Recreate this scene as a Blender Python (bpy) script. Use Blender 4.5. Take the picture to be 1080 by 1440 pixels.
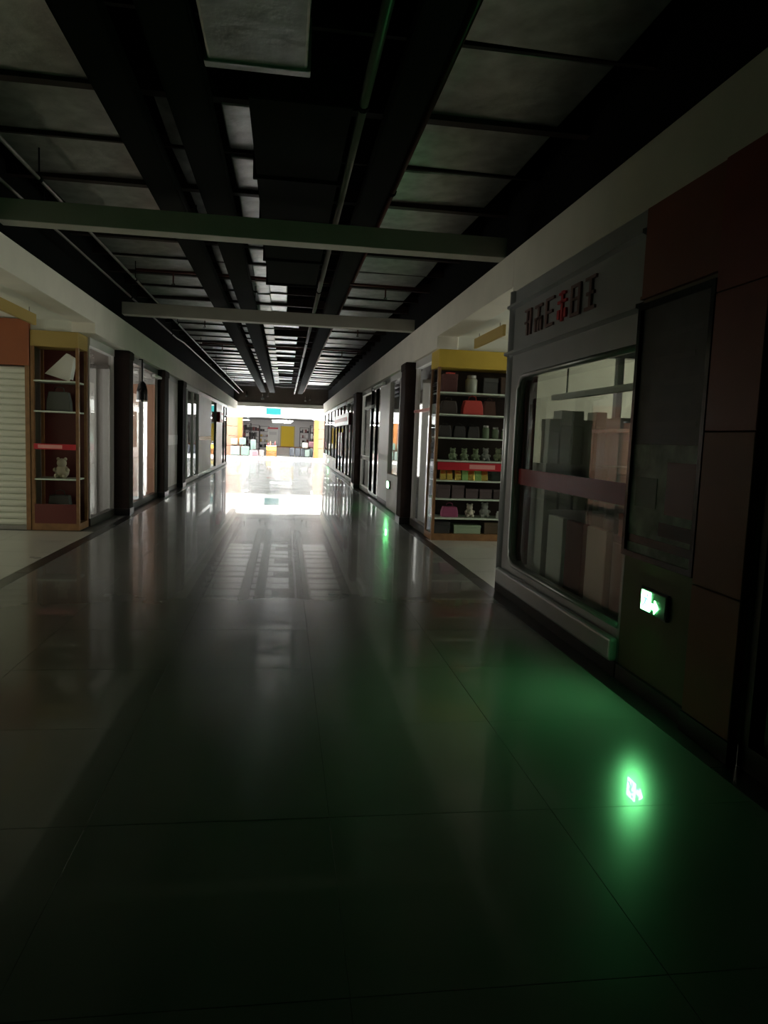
import bpy, bmesh, math, random
from mathutils import Vector, Matrix
random.seed(7)
S = bpy.context.scene
COL = S.collection
for o in list(bpy.data.objects): bpy.data.objects.remove(o)

# ------------------------------------------------------------------ camera, world, exposure
cd = bpy.data.cameras.new('camera'); cam = bpy.data.objects.new('camera', cd); COL.objects.link(cam)
cd.sensor_fit = 'VERTICAL'; cd.sensor_height = 36.0; cd.lens = 36.0*1000/1440; cd.clip_end = 300; cd.clip_start = 0.05
yaw, pitch, roll = math.radians(8.15), math.radians(-5.85), math.radians(2.2)
fw = Vector((math.sin(yaw)*math.cos(pitch), math.cos(yaw)*math.cos(pitch), math.sin(pitch)))
r0 = Vector((math.cos(yaw), -math.sin(yaw), 0)); u0 = r0.cross(fw)
rr = r0*math.cos(roll)+u0*math.sin(roll); uu = u0*math.cos(roll)-r0*math.sin(roll)
m = Matrix((rr, uu, -fw)).transposed().to_4x4(); m.translation = (0, 0, 1.5)
cam.matrix_world = m; S.camera = cam
w = bpy.data.worlds.new('world'); S.world = w; w.use_nodes = True
w.node_tree.nodes['Background'].inputs[0].default_value = (0.6, 0.75, 1, 1)
w.node_tree.nodes['Background'].inputs[1].default_value = 0.0
S.view_settings.view_transform = 'Standard'; S.view_settings.look = 'None'
S.view_settings.exposure = 0.0; S.view_settings.gamma = 1.0; S.view_settings.use_curve_mapping = False
S.cycles.diffuse_bounces = 6; S.cycles.glossy_bounces = 6; S.cycles.max_bounces = 14
S.cycles.transparent_max_bounces = 24; S.cycles.caustics_refractive = False
SKYLIGHT = 27.0      # daylight through the atrium roof glazing
AISLE_L = 4.5        # strength of the unseen windows added to light the cross aisle
AISLE_R = 9.0
GREEN = 150.0         # evacuation signs

# ------------------------------------------------------------------ materials
def mat(name, col, rough=.6, metal=0, spec=.5, noise=None, bump=0, bscale=40, coat=0, coatr=.03, trans=0):
    M = bpy.data.materials.new(name); M.use_nodes = True
    nt = M.node_tree; b = nt.nodes['Principled BSDF']
    b.inputs['Base Color'].default_value = (*col, 1); b.inputs['Roughness'].default_value = rough
    b.inputs['Metallic'].default_value = metal; b.inputs['Specular IOR Level'].default_value = spec
    b.inputs['Coat Weight'].default_value = coat; b.inputs['Coat Roughness'].default_value = coatr
    if noise:
        sc, amt = noise
        tc = nt.nodes.new('ShaderNodeTexCoord'); n = nt.nodes.new('ShaderNodeTexNoise')
        n.inputs['Scale'].default_value = sc; n.inputs['Detail'].default_value = 5
        r = nt.nodes.new('ShaderNodeValToRGB')
        r.color_ramp.elements[0].position = .3; r.color_ramp.elements[1].position = .7
        r.color_ramp.elements[0].color = (*[c*(1-amt) for c in col], 1)
        r.color_ramp.elements[1].color = (*[min(1, c*(1+amt)) for c in col], 1)
        nt.links.new(tc.outputs['Object'], n.inputs['Vector']); nt.links.new(n.outputs['Fac'], r.inputs[0])
        nt.links.new(r.outputs[0], b.inputs['Base Color'])
    if bump:
        tc = nt.nodes.new('ShaderNodeTexCoord'); n = nt.nodes.new('ShaderNodeTexNoise'); bp = nt.nodes.new('ShaderNodeBump')
        n.inputs['Scale'].default_value = bscale; n.inputs['Detail'].default_value = 4
        bp.inputs['Strength'].default_value = bump; bp.inputs['Distance'].default_value = .02
        nt.links.new(tc.outputs['Object'], n.inputs['Vector']); nt.links.new(n.outputs['Fac'], bp.inputs['Height'])
        nt.links.new(bp.outputs[0], b.inputs['Normal'])
    return M
def emis(name, col, s):
    M = bpy.data.materials.new(name); M.use_nodes = True
    nt = M.node_tree; nt.nodes.clear()
    e = nt.nodes.new('ShaderNodeEmission'); o = nt.nodes.new('ShaderNodeOutputMaterial')
    e.inputs[0].default_value = (*col, 1); e.inputs[1].default_value = s
    nt.links.new(e.outputs[0], o.inputs[0]); return M
def glass(name, tint=(1, 1, 1), rough=.0):
    M = bpy.data.materials.new(name); M.use_nodes = True
    nt = M.node_tree; nt.nodes.clear(); N = nt.nodes.new
    o = N('ShaderNodeOutputMaterial'); mx = N('ShaderNodeMixShader'); t = N('ShaderNodeBsdfTransparent'); g = N('ShaderNodeBsdfGlossy')
    fr = N('ShaderNodeFresnel'); ge = N('ShaderNodeNewGeometry'); mi = N('ShaderNodeMix')
    mi.inputs[2].default_value = 1.52; mi.inputs[3].default_value = 1/1.52
    t.inputs[0].default_value = (*tint, 1); g.inputs['Roughness'].default_value = rough
    nt.links.new(ge.outputs['Backfacing'], mi.inputs[0]); nt.links.new(mi.outputs[0], fr.inputs[0])
    nt.links.new(fr.outputs[0], mx.inputs[0]); nt.links.new(t.outputs[0], mx.inputs[1]); nt.links.new(g.outputs[0], mx.inputs[2])
    nt.links.new(mx.outputs[0], o.inputs[0]); return M
def floor_mat(name, col, rough, coat, coatr):
    M = mat(name, col, rough, coat=coat, coatr=coatr)
    nt = M.node_tree; b = nt.nodes['Principled BSDF']           # scuffs and fine waviness of the polish
    tc = nt.nodes.new('ShaderNodeTexCoord'); n = nt.nodes.new('ShaderNodeTexNoise'); mr = nt.nodes.new('ShaderNodeMapRange')
    n.inputs['Scale'].default_value = 1.7; n.inputs['Detail'].default_value = 6
    mr.inputs[3].default_value = rough*.75; mr.inputs[4].default_value = rough*1.3
    ge = nt.nodes.new('ShaderNodeNewGeometry')
    nt.links.new(ge.outputs['Position'], n.inputs['Vector']); nt.links.new(n.outputs['Fac'], mr.inputs[0])
    nt.links.new(mr.outputs[0], b.inputs['Roughness']); return M
K = dict(
    tile=floor_mat('polished_grey_tile', (.165, .165, .16), .23, .28, .018),
    tile2=floor_mat('aisle_tile', (.42, .42, .38), .3, .25, .06),
    tile3=floor_mat('white_atrium_tile', (.78, .77, .74), .25, .3, .04),  # atrium floor made white to bounce more light into the corridor
    border=mat('dark_border_tile', (.012, .012, .012), .3),
    grout=mat('grout', (.15, .15, .145), .6),
    plaster=mat('beige_plaster', (.70, .65, .57), .75, noise=(2, .06)),
    soffit=mat('white_soffit', (.66, .66, .60), .7, noise=(2, .05)),
    black=mat('black_ceiling_paint', (.006, .006, .006), .9, spec=.05),
    foil=mat('insulation_foil', (.55, .55, .53), .36, metal=.75, noise=(5, .25), bump=.35, bscale=9),
    foil2=mat('bright_foil', (.7, .7, .7), .3, metal=.8, noise=(6, .2), bump=.4, bscale=10),
    purlin=mat('dark_red_oxide_steel', (.030, .014, .012), .55),
    tray=mat('black_cable_tray', (.010, .010, .010), .85, spec=.1),
    pipe=mat('grey_pipe', (.22, .20, .19), .4, metal=.3),
    redpipe=mat('red_sprinkler_pipe', (.10, .02, .015), .4),
    beam=mat('painted_beam', (.50, .47, .42), .6, noise=(3, .06)),
    brown=mat('brown_bulkhead', (.09, .065, .05), .7),
    column=mat('dark_brown_column', (.028, .018, .015), .75, spec=.15, noise=(4, .2)),
    silver=mat('silver_cladding', (.42, .42, .43), .33, metal=.55, noise=(3, .05)),
    chrome=mat('bright_metal', (.7, .7, .7), .2, metal=1),
    orange=mat('orange_board', (.26, .065, .016), .5, noise=(3, .08)),
    orange2=mat('deep_orange_board', (.20, .045, .014), .5, noise=(3, .08)),
    redorange=mat('red_orange_pillar', (.22, .025, .010), .45, noise=(3, .08)),
    ltorange=mat('salmon_panel', (.20, .088, .050), .6),
    amber=mat('amber_panel', (.22, .075, .008), .5),
    yellow=mat('yellow_board', (.58, .40, .05), .5, noise=(4, .05)),
    mustard=mat('mustard_sign', (.38, .26, .07), .55),
    woodf=mat('orange_wood_frame', (.24, .115, .045), .45, noise=(9, .2)),
    shelf=mat('pale_glass_shelf', (.58, .66, .56), .3),
    redband=mat('red_shelf_band', (.50, .015, .03), .4),
    bandd=mat('dark_red_film', (.20, .012, .018), .4),
    paleband=mat('pale_red_print', (.75, .32, .30), .4),
    casein=mat('dark_case_back', (.05, .035, .03), .6),
    shutter=mat('white_roller_shutter', (.58, .58, .50), .55),
    white=mat('white_panel', (.75, .74, .70), .5),
    grey=mat('warm_grey_panel', (.42, .38, .35), .45, noise=(2, .08)),
    lgrey=mat('light_grey_panel', (.60, .58, .56), .4),
    maroon=mat('maroon_panel', (.12, .02, .018), .4),
    letterm=mat('dim_red_acrylic', (.22, .12, .115), .35, metal=.3),
    redp=mat('red_print', (.55, .03, .04), .5),
    blackg=mat('black_gloss', (.012, .012, .013), .18),
    dark=mat('dark_interior', (.03, .028, .026), .8),
    shopceil=mat('grey_shop_ceiling', (.035, .035, .04), .8),
    frame=mat('aluminium_frame', (.30, .29, .28), .35, metal=.7),
    dframe=mat('dark_bronze_frame', (.05, .04, .035), .4, metal=.4),
    glass=glass('clear_glass', (.93, .95, .93)),
    glassd=glass('tinted_glass', (.35, .37, .36)),
    sky=emis('skylight_daylight', (.93, .97, 1.0), SKYLIGHT),
    fillL=emis('added_aisle_light_a', (.97, 1.0, .86), AISLE_L),
    fillS=emis('added_shop_light', (1.0, .96, .92), 3.6),  # glow of the back windows added for the mid corridor
    fillR=emis('added_aisle_light_b', (.97, 1.0, .86), AISLE_R),
    lamp=emis('shop_lamp', (1, .98, .96), 110),
    green=emis('evacuation_green', (.04, 1.0, .14), GREEN*.08),
    greenw=emis('evacuation_bright_green', (.20, 1.0, .32), GREEN),
    facedark=mat('dim_green_face', (.01, .06, .025), .4),
    cyan=emis('cyan_lightbox', (.10, .75, .75), 1.2),
    bodyw=mat('white_plastic', (.6, .62, .58), .4),
    poster_top=mat('poster_dark_print', (.022, .026, .024), .5, noise=(6, .35)),
    poster_low=mat('poster_pale_print', (.19, .22, .19), .5, noise=(7, .6)),
    olive=mat('olive_board', (.12, .09, .045), .55, noise=(3, .1)),
)

# ------------------------------------------------------------------ mesh helpers
class MB:
    def __init__(s): s.v = []; s.f = []
    def box(s, x0, x1, y0, y1, z0, z1):
        n = len(s.v)
        s.v += [(x0, y0, z0), (x1, y0, z0), (x1, y1, z0), (x0, y1, z0), (x0, y0, z1), (x1, y0, z1), (x1, y1, z1), (x0, y1, z1)]
        s.f += [tuple(n+i for i in q) for q in ((3, 2, 1, 0), (4, 5, 6, 7), (0, 1, 5, 4), (1, 2, 6, 5), (2, 3, 7, 6), (3, 0, 4, 7))]
        return s
    def prism(s, pts, a, b, axis='z'):            # polygon (2-d) extruded from a to b along axis
        n = len(s.v); k = len(pts)
        def P(p, t): return {'z': (p[0], p[1], t), 'x': (t, p[0], p[1]), 'y': (p[0], t, p[1])}[axis]
        s.v += [P(p, a) for p in pts]+[P(p, b) for p in pts]
        s.f += [tuple(n+i for i in reversed(range(k))), tuple(n+k+i for i in range(k))]
        s.f += [(n+i, n+(i+1) % k, n+k+(i+1) % k, n+k+i) for i in range(k)]
        return s
    def tube(s, pts, r, seg=8):
        pts = [Vector(p) for p in pts]; n0 = len(s.v)
        for i, p in enumerate(pts):
            d = (pts[min(i+1, len(pts)-1)]-pts[max(i-1, 0)]).normalized()
            a = d.cross(Vector((0, 0, 1))) if abs(d.z) < .9 else d.cross(Vector((1, 0, 0)))
            a.normalize(); b = d.cross(a)
            rad = r[i] if isinstance(r, (list, tuple)) else r
            for k in range(seg):
                t = 2*math.pi*k/seg; s.v.append(tuple(p+a*rad*math.cos(t)+b*rad*math.sin(t)))
        for i in range(len(pts)-1):
            for k in range(seg):
                q = n0+i*seg; s.f.append((q+k, q+(k+1) % seg, q+seg+(k+1) % seg, q+seg+k))
        s.f.append(tuple(n0+k for k in reversed(range(seg)))); e = n0+(len(pts)-1)*seg
        s.f.append(tuple(e+k for k in range(seg))); return s
    def lathe(s, prof, seg=14, cx=0, cy=0):        # profile [(r,z)]
        n0 = len(s.v)
        for r, z in prof:
            for k in range(seg):
                t = 2*math.pi*k/seg; s.v.append((cx+r*math.cos(t), cy+r*math.sin(t), z))
        for i in range(len(prof)-1):
            for k in range(seg):
                q = n0+i*seg; s.f.append((q+k, q+(k+1) % seg, q+seg+(k+1) % seg, q+seg+k))
        s.f.append(tuple(n0+k for k in reversed(range(seg)))); e = n0+(len(prof)-1)*seg
        s.f.append(tuple(e+k for k in range(seg))); return s
    def mesh(s, name, bevel=0, smooth=False, segs=2):
        me = bpy.data.meshes.new(name); me.from_pydata(s.v, [], s.f)
        bm = bmesh.new(); bm.from_mesh(me); bmesh.ops.recalc_face_normals(bm, faces=bm.faces)
        if bevel: bmesh.ops.bevel(bm, geom=list(bm.edges), offset=bevel, segments=segs, affect='EDGES', profile=.5)
        bm.to_mesh(me); bm.free()
        if smooth:
            for p in me.polygons: p.use_smooth = True
        return me
    def build(s, name, m, parent=None, loc=None, bevel=0, smooth=False, segs=2):
        me = s.mesh(name, bevel, smooth, segs); me.materials.append(K[m] if isinstance(m, str) else m)
        return put(name, me, parent, loc)
def put(name, me, parent=None, loc=None):
    o = bpy.data.objects.new(name, me); COL.objects.link(o)
    if parent: o.parent = parent
    if loc: o.location = loc
    return o
def B(*a): return MB().box(*a)
def tag(o, label, cat, group=None):
    o['label'] = label; o['category'] = cat
    if group: o['group'] = group
    return o
def thing(name, label, cat, loc=(0, 0, 0), group=None, rz=0):
    o = bpy.data.objects.new(name, None); COL.objects.link(o); o.location = loc; o.rotation_euler.z = rz; o.empty_display_size = .1
    return tag(o, label, cat, group)
def struct(name, mb, m, label=None, bevel=0):
    o = mb.build(name, m, bevel=bevel); o['kind'] = 'structure'
    if label: o['label'] = label
    return o
def sgroup(name, label=None):
    o = bpy.data.objects.new(name, None); COL.objects.link(o); o['kind'] = 'structure'
    if label: o['label'] = label
    return o
def copy_tree(o, parent=None):
    c = o.copy(); COL.objects.link(c); c.parent = parent
    for ch in list(o.children): copy_tree(ch, c)
    return c
def rrect(y0, y1, z0, z1, r, n=6, corners=(1, 1, 1, 1)):   # ccw from low-left: LL, LR, UR, UL
    pts = []
    for (cy, cz, a0, on, py, pz) in ((y0+r, z0+r, 180, corners[0], y0, z0), (y1-r, z0+r, 270, corners[1], y1, z0), (y1-r, z1-r, 0, corners[2], y1, z1), (y0+r, z1-r, 90, corners[3], y0, z1)):
        if not on: pts.append((py, pz)); continue
        for i in range(n+1):
            a = math.radians(a0+90*i/n); pts.append((cy+r*math.cos(a), cz+r*math.sin(a)))
    return pts

# ------------------------------------------------------------------ setting: floor
SXL, SXR = -2.80, 2.27          # recessed shopfront planes behind the columns
XL, XR = -2.70, 2.20           # faces of the shopfronts on both sides of the corridor
YE = 42.0                      # corridor ends in a daylit atrium
floor = struct('floor', B(-12, 12, -4, 78, -.12, -.012), 'grout', 'polished grey tiled mall floor')
tw, tl = (XR-.15-(XL+.15))/5, .92
tm = B(-tw/2+.0007, tw/2-.0007, -tl/2+.0007, tl/2-.0007, -.03, 0).mesh('tile', .0008, segs=1); tm.materials.append(K['tile'])
y = -1.0
rows = 0
while y < 41.9:
    for i in range(5):
        o = put('tile', tm, floor, (XL+.15+tw*(i+.5), y+tl/2, random.uniform(-.0004, .0004)))
        o.rotation_euler = (random.gauss(0, .00045), random.gauss(0, .0003), 0)
    y += tl; rows += 1
bm_ = B(-.075+.001, .075-.001, -2.3+.002, 2.3-.002, -.03, .0).mesh('border_tile', .0015, segs=1); bm_.materials.append(K['border'])
for x in (XL+.075, XR-.075):
    for k in range(9):
        put('border_tile', bm_, floor, (x, -1+2.3+4.6*k-.6, 0))
# aisle floor tiles of a paler stone
am = B(-.458, .458, -.458, .458, -.03, 0).mesh('aisle_tile', .0015, segs=1); am.materials.append(K['tile2'])
for sx in (-1, 1):
    for i in range(8):
        for k in range(4):
            put('aisle_tile', am, floor, ((XL if sx < 0 else XR)+sx*(.46+.92*i), 7.05+.46+.92*k, 0))
for i in range(9):
    for k in range(4): B(-9+2*i+.004, -7+2*i-.004, 42.2+1.95*k+.004, 44.15+1.95*k-.004, -.03, 0).build('atrium_paving', 'tile3', floor, bevel=.002, segs=1)
B(-9, 9, 50, 78, -.03, 0).build('shop_paving', 'tile2', floor)

# ------------------------------------------------------------------ setting: ceiling
ceil = struct('ceiling', B(-3.6, 3.1, -4, YE+.2, 4.7, 4.85), 'black', 'open black painted ceiling with foil insulation boards')
def foil_mesh(wd, ln, mt):
    me = B(-wd/2, wd/2, -ln/2, ln/2, -.03, .03).mesh('insulation_board', .012, segs=1); me.materials.append(K[mt]); return me
PUR = [1.55+2.2*k+.02 for k in range(19)]
PUR = [p for p in PUR if p < YE-1]
wide = foil_mesh(1.16, 1.04, 'foil'); narrow = foil_mesh(.24, 1.04, 'foil'); mid = foil_mesh(.62, 1.04, 'foil2')
def board(me, x, y, z):
    o = put('insulation_board', me, ceil, (x, y, z)); o.rotation_euler = (random.gauss(.02, .02), random.gauss(0, .012), random.gauss(0, .006)); return o
yy = -.08
while yy < YE-5:
    board(wide, 1.60, yy, 4.14); board(wide, -2.05, yy, 4.14)
    if yy > 6.5: board(narrow, -.97, yy, 4.14); board(narrow, -.44, yy, 4.12)
    if yy > 11.2 and (yy < 16 or int(yy*10) % 3): board(mid, -.02 if yy > 16 else -.32, yy, 4.15)
    yy += 1.1
for k, py in enumerate(PUR):                     # steel purlins and thinner angle bars
    B(-2.9, 2.46, py-.05, py+.05, 4.075, 4.22).build('purlin', 'purlin', ceil)
    B(-2.9, 2.46, py+1.08, py+1.12, 4.095, 4.20).build('angle_bar', 'purlin', ceil)
struct('trim_1', B(-2.98, -2.9, -4, YE, 3.3, 4.7), 'black', 'black painted wall above the shopfront fascia')
struct('trim_2', B(2.46, 2.54, -4, YE, 3.3, 4.7), 'black', 'black painted wall above the opposite fascia')

def tray(label, x0, x1, z, y0, y1):
    t = thing('cable_tray', label, 'cable tray', ((x0+x1)/2, y0, z))
    hw = (x1-x0)/2; L = y1-y0
    B(-hw, hw, 0, L, 0, .012).build('tray_bed', 'tray', t)
    for s in (-1, 1): B(s*hw-.006, s*hw+.006, 0, L, 0, .11).build('tray_side', 'tray', t)
    c = MB()
    for i in range(4):
        xx = -hw+.04+i*(2*hw-.08)/3
        c.tube([(xx+random.uniform(-.01, .01), q*L/12, .035) for q in range(13)], .02, 6)
    c.build('cables', 'tray', t)
    hg = MB()
    rod = B(-.006, .006, -.006, .006, .11, 4.7-z).mesh('hanger_rod'); rod.materials.append(K['tray'])
    q = 1.0
    while q < L:
        for s in (-1, 1): put('hanger_rod', rod, t, (s*(hw+.004), q, 0))
        q += 4.4
    return t
tray('black cable tray nearest the left fascia, full of thick cables', -1.34, -1.08, 3.80, -1, 40)
tray('black cable tray running beside the black air duct', -.86, -.58, 3.80, -1, 40)
tray('black cable tray running next to the grey ceiling pipe', .68, .92, 3.80, -1, 40)
d = thing('air_duct', 'matt black air duct in the middle of the open ceiling', 'duct', (.06, 5.2, 3.78))
for i in range(4):
    B(-.36, .36, i*1.5, i*1.5+1.46, 0, .32).build('duct_section', 'tray', d, bevel=.01, segs=1)
    B(-.39, .39, i*1.5+1.46, i*1.5+1.5, -.03, .35).build('duct_flange', 'tray', d)
for i in range(2):
    for s in (-1, 1): B(s*.3-.006, s*.3+.006, 1.5+i*3-.006, 1.5+i*3+.006, .32, 4.7-3.78).build('hanger_rod', 'tray', d)
d = thing('foil_duct', 'silver foil wrapped duct that stops short of the black air duct', 'duct', (-.22, 1.0, 3.80))
B(-.31, .31, 0, 3.85, 0, .30).build('duct_body', 'foil', d, bevel=.02)
B(-.33, .33, 3.78, 3.86, -.015, .315).build('foil_tape', 'foil2', d, bevel=.008)
for q in (1.0, 3.0):
    for s in (-1, 1): B(s*.25-.006, s*.25+.006, q-.006, q+.006, .30, .9).build('hanger_rod', 'tray', d)
def pipe(name, label, pts, r, mt, hang=()):
    t = thing(name, label, 'pipe', pts[0]); p0 = Vector(pts[0])
    MB().tube([Vector(p)-p0 for p in pts], r, 10).build('pipe_run', mt, t, smooth=True)
    for hy in hang:
        q = Vector((pts[0][0], hy, pts[0][2]))-p0
        MB().tube([q, q+Vector((0, 0, 4.7-pts[0][2]))], .008, 6).build('hanger_rod', 'tray', t)
        MB().tube([q-Vector((0, .025, 0)), q+Vector((0, .025, 0))], r+.012, 10).build('pipe_clamp', 'tray', t)
    return t
pipe('water_pipe', 'long grey water pipe hung under the open ceiling', [(.50, -1, 3.85), (.50, 41, 3.85)], .035, 'pipe', [2+3.3*i for i in range(12)])
pipe('sprinkler_main', 'dark red sprinkler main hung beside the right-hand insulation boards', [(1.02, -1, 3.98), (1.02, 41, 3.98)], .03, 'redpipe', [3+4.4*i for i in range(9)])
pipe('conduit', 'thin steel conduit running along the left-hand fascia top', [(-2.35, -1, 3.82), (-2.35, 41, 3.82)], .018, 'pipe', [3+4.4*i for i in range(9)])
pipe('conduit', 'thin steel conduit bent along the dark edge above the left fascia', [(-2.62, -1, 3.72), (-2.62, 18, 3.72), (-2.58, 19, 3.74), (-2.58, 41, 3.74)], .016, 'pipe', [4+4.4*i for i in range(4)])
for k, py in enumerate((11.6, 16.0, 20.4)):      # branch lines with pendent sprinklers
    t = thing('sprinkler_branch', ['thin red sprinkler cross pipe between the two pale beams', 'thin red sprinkler cross pipe just past the second pale beam', 'thin red sprinkler cross pipe deeper in the open ceiling, far past both beams'][k], 'pipe', (0, py, 3.93), 'sprinkler cross pipes')
    MB().tube([(-2.3, 0, 0), (2.1, 0, 0)], .022, 8).build('pipe_run', 'redpipe', t, smooth=True)
    for x in (-1.75, 1.55):
        h = MB().tube([(x, 0, 0), (x, 0, -.16)], .012, 6).build('drop_pipe', 'redpipe', t)
        MB().lathe([(.012, -.20), (.03, -.195), (.03, -.19), (.012, -.16)], 10, x, 0).build('sprinkler_head', 'chrome', h)

# cross beams at the two edges of the aisle
for yb, nm in ((7.36, 'trim_3'), (12.62, 'trim_4')):
    o = struct(nm, B(-2.72, 2.22, yb-.05, yb+.16, 3.40, 3.60), 'beam', 'pale painted cross beam spanning the corridor', .006)
b_ = struct('trim_5', B(-3.2, 2.7, YE-.15, YE+.05, 3.08, 3.30), 'beam', 'pale beam closing the end of the corridor ceiling')
struct('wall_back', B(-3.2, 2.7, YE-.05, YE+.1, 3.30, 5.2), 'brown', 'brown bulkhead above the corridor end')
for i, (x, z, s) in enumerate(((-2.2, 3.62, .12), (-1.3, 3.5, .16), (-1.0, 3.66, .1), (1.15, 3.46, .13), (1.4, 3.55, .1))):
    t = thing('junction_box', 'small galvanised junction box with a conduit stub on the brown bulkhead', 'junction box', (x, YE-.05, z), 'junction boxes on the brown bulkhead')
    B(-s/2, s/2, -.09, 0, 0, s*.7).build('box_body', 'chrome', t, bevel=.006, segs=1)
    MB().tube([(0, -.05, s*.7), (0, -.05, s*.7+.22)], .02, 8).build('conduit_stub', 'chrome', t)

# fascia above the shopfronts (right / left); a lower drop past the cross aisle
FR, FL = 3.40, 3.31
def fascia(nm, side, y0, y1, zlo, label):
    X = XR if side > 0 else XL; top = FR if side > 0 else FL
    a, b = (X, X+side*.32)
    struct(nm, B(min(a, b), max(a, b), y0, y1, zlo, top), 'plaster', label, .008)
fascia('trim_6', 1, -4, 6.98, 2.98, 'beige plaster fascia above the silver shopfront')
fascia('trim_7', 1, 6.98, 10.5, 3.04, 'beige plaster fascia across the mouth of the right aisle')
fascia('trim_8', 1, 10.5, YE, 2.86, 'beige plaster fascia above the far right shopfronts')
fascia('trim_9', -1, -4, 7.1, 2.95, 'beige plaster fascia above the near left shopfront')
fascia('trim_10', -1, 7.1, 10.8, 2.98, 'beige plaster fascia across the mouth of the left aisle')
fascia('trim_11', -1, 10.8, YE, 2.84, 'beige plaster fascia above the far left shopfronts')
# aisle ceilings, added end windows, far walls
struct('trim_12', B(2.52, 9.6, 6.98, 10.6, 3.06, 3.16), 'soffit', 'white ceiling of the right aisle')
struct('trim_13', B(-10.1, -3.02, 7.1, 10.9, 3.0, 3.1), 'soffit', 'white ceiling of the left aisle')
struct('wall_right', B(3.55, 9.6, 10.5, 10.62, 0, 3.06), 'plaster', 'plain aisle wall beyond the display case')
struct('wall_left', B(-10.1, -5.3, 10.8, 10.92, 0, 3.0), 'plaster', 'plain aisle wall beyond the roller shutter')
struct('wall_near_left', B(-10.1, XL-.05, 6.95, 7.1, 0, 3.0), 'plaster', 'side wall of the near left shop')
struct('trim_14', B(2.25, 3.56, 10.56, 10.66, 2.86, 3.06), 'soffit', 'white strip of wall above the yellow-topped case')
struct('trim_15', B(-5.3, -2.96, 10.86, 10.96, 2.84, 3.0), 'soffit', 'white strip of wall above the roller shutter')
def aisle_fill_window(nm, X, y0, y1, mt, label):  # glowing window added out of view to light the aisle
    g = sgroup(nm, label)
    B(X-.01, X+.01, y0+.05, y1-.05, .45, 2.7).build('pane', mt, g)
    B(X-.06, X+.06, y0, y1, 0, .42).build('window_sill', 'plaster', g)
    B(X-.06, X+.06, y0, y1, 2.72, 3.05).build('window_head', 'plaster', g)
    n = 4
    for i in range(n+1):
        q = y0+.04+(y1-y0-.08)*i/n
        B(X-.05, X+.05, q-.035, q+.035, .42, 2.72).build('mullion', 'frame', g)
aisle_fill_window('fill_window_1', -10.0, 7.1, 10.8, 'fillL', 'added glowing window lighting the left aisle')
aisle_fill_window('fill_window_2', 9.5, 6.98, 10.5, 'fillR', 'added glowing window lighting the right aisle')
# near left shop and the space behind the photographer
struct('wall_near_shop', B(XL-.12, XL, -4, 7.0, 0, 2.95), 'grey', 'grey shopfront wall beside the photographer')
struct('wall_rear', B(-3.2, 3.2, -4.1, -4, 0, 4.8), 'black', 'unlit end wall behind the photographer')
struct('baseboard_left', B(XL-.005, XL+.012, -4, 7.0, 0, .12), 'border', 'black skirting along the near left shop')

# ------------------------------------------------------------------ atrium and its skylight
struct('wall_atrium_left', B(-9.1, -9, 42, 50, 0, 6.4), 'white', 'white atrium side wall')
struct('wall_atrium_right', B(9, 9.1, 42, 50, 0, 6.4), 'white', 'white atrium side wall opposite')
struct('wall_atrium_near_left', B(-9, -2.82, 35.92, 36.0, 0, 3.4), 'lgrey', 'pale wall of the side opening before the atrium')
struct('ceiling_opening', B(-9, -3.03, 36.0, 42.0, 3.3, 3.4), 'white', 'white ceiling of the side opening')
struct('wall_atrium_over_opening', B(-9, -3.05, 41.9, 42.0, 3.4, 6.4), 'white', 'white atrium wall above the side opening')
struct('wall_opening_side', B(-9.1, -9, 35.92, 42, 0, 3.4), 'lgrey', 'side wall of the opening')
struct('wall_atrium_near_right', B(2.55, 9, 41.9, 42.0, 0, 6.4), 'white', 'white wall of the atrium on the other side of the corridor mouth')
struct('wall_atrium_upper', B(-3.05, 2.55, 41.9, 42.0, 5.2, 6.4), 'white', 'white atrium wall above the corridor mouth')
sk = sgroup('window_3', 'daylit glazed roof over the atrium')
for i in range(4):
    for k in range(3):
        x0, y0 = -8.8+4.4*i, 42.1+2.6*k
        B(x0+.08, x0+4.32, y0+.08, y0+2.5, 6.36, 6.39).build('roof_pane', 'sky', sk)
for i in range(5): B(-8.8+4.4*i-.08, -8.8+4.4*i+.08, 42, 50, 6.2, 6.4).build('roof_bar', 'frame', sk)
for k in range(4): B(-9, 9, 42.1+2.6*k-.08, 42.1+2.6*k+.08, 6.22, 6.4).build('roof_bar', 'frame', sk)
struct('wall_far', B(-9, 9, 50.0, 50.25, 2.68, 6.4), 'white', 'white header above the far shop entrance')
struct('wall_far_left', B(-9, -4.6, 50.0, 50.25, 0, 2.68), 'lgrey', 'pale wall beside the far shop entrance')
struct('wall_far_right', B(3.0, 9, 50.0, 50.25, 0, 2.68), 'lgrey', 'pale wall on the other side of the far shop entrance')
def farcol(x0, x1, inner, label):
    t = thing('entrance_column', label, 'column', ((x0+x1)/2, 49.85, 0)); hw = (x1-x0)/2
    for k in range(4):
        B(-hw, hw, -.25, .35, .02+k*.66, .66+k*.66).build('panel', 'ltorange', t, bevel=.01, segs=1)
    B(inner*hw-.30*(inner > 0)-0*(inner < 0), inner*hw+.30*(inner < 0), -.30, -.252, .9 if inner > 0 else .02, 2.64).build('amber_strip', 'amber', t)
    return t
farcol(-3.95, -2.85, 1, 'salmon clad column with an amber strip beside the mint suitcases')
farcol(2.02, 2.75, -1, 'salmon clad column with an amber strip beside the pink suitcase')
t = thing('hanging_sign', 'cyan illuminated sign hung on the white far header', 'sign', (-.78, 49.8, 2.88))
B(-.5, .5, -.06, .06, 0, .42).build('lightbox', 'cyan', t, bevel=.01, segs=1)
B(-.53, .53, -.05, .19, .42, .47).build('sign_rail', 'chrome', t)
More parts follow.
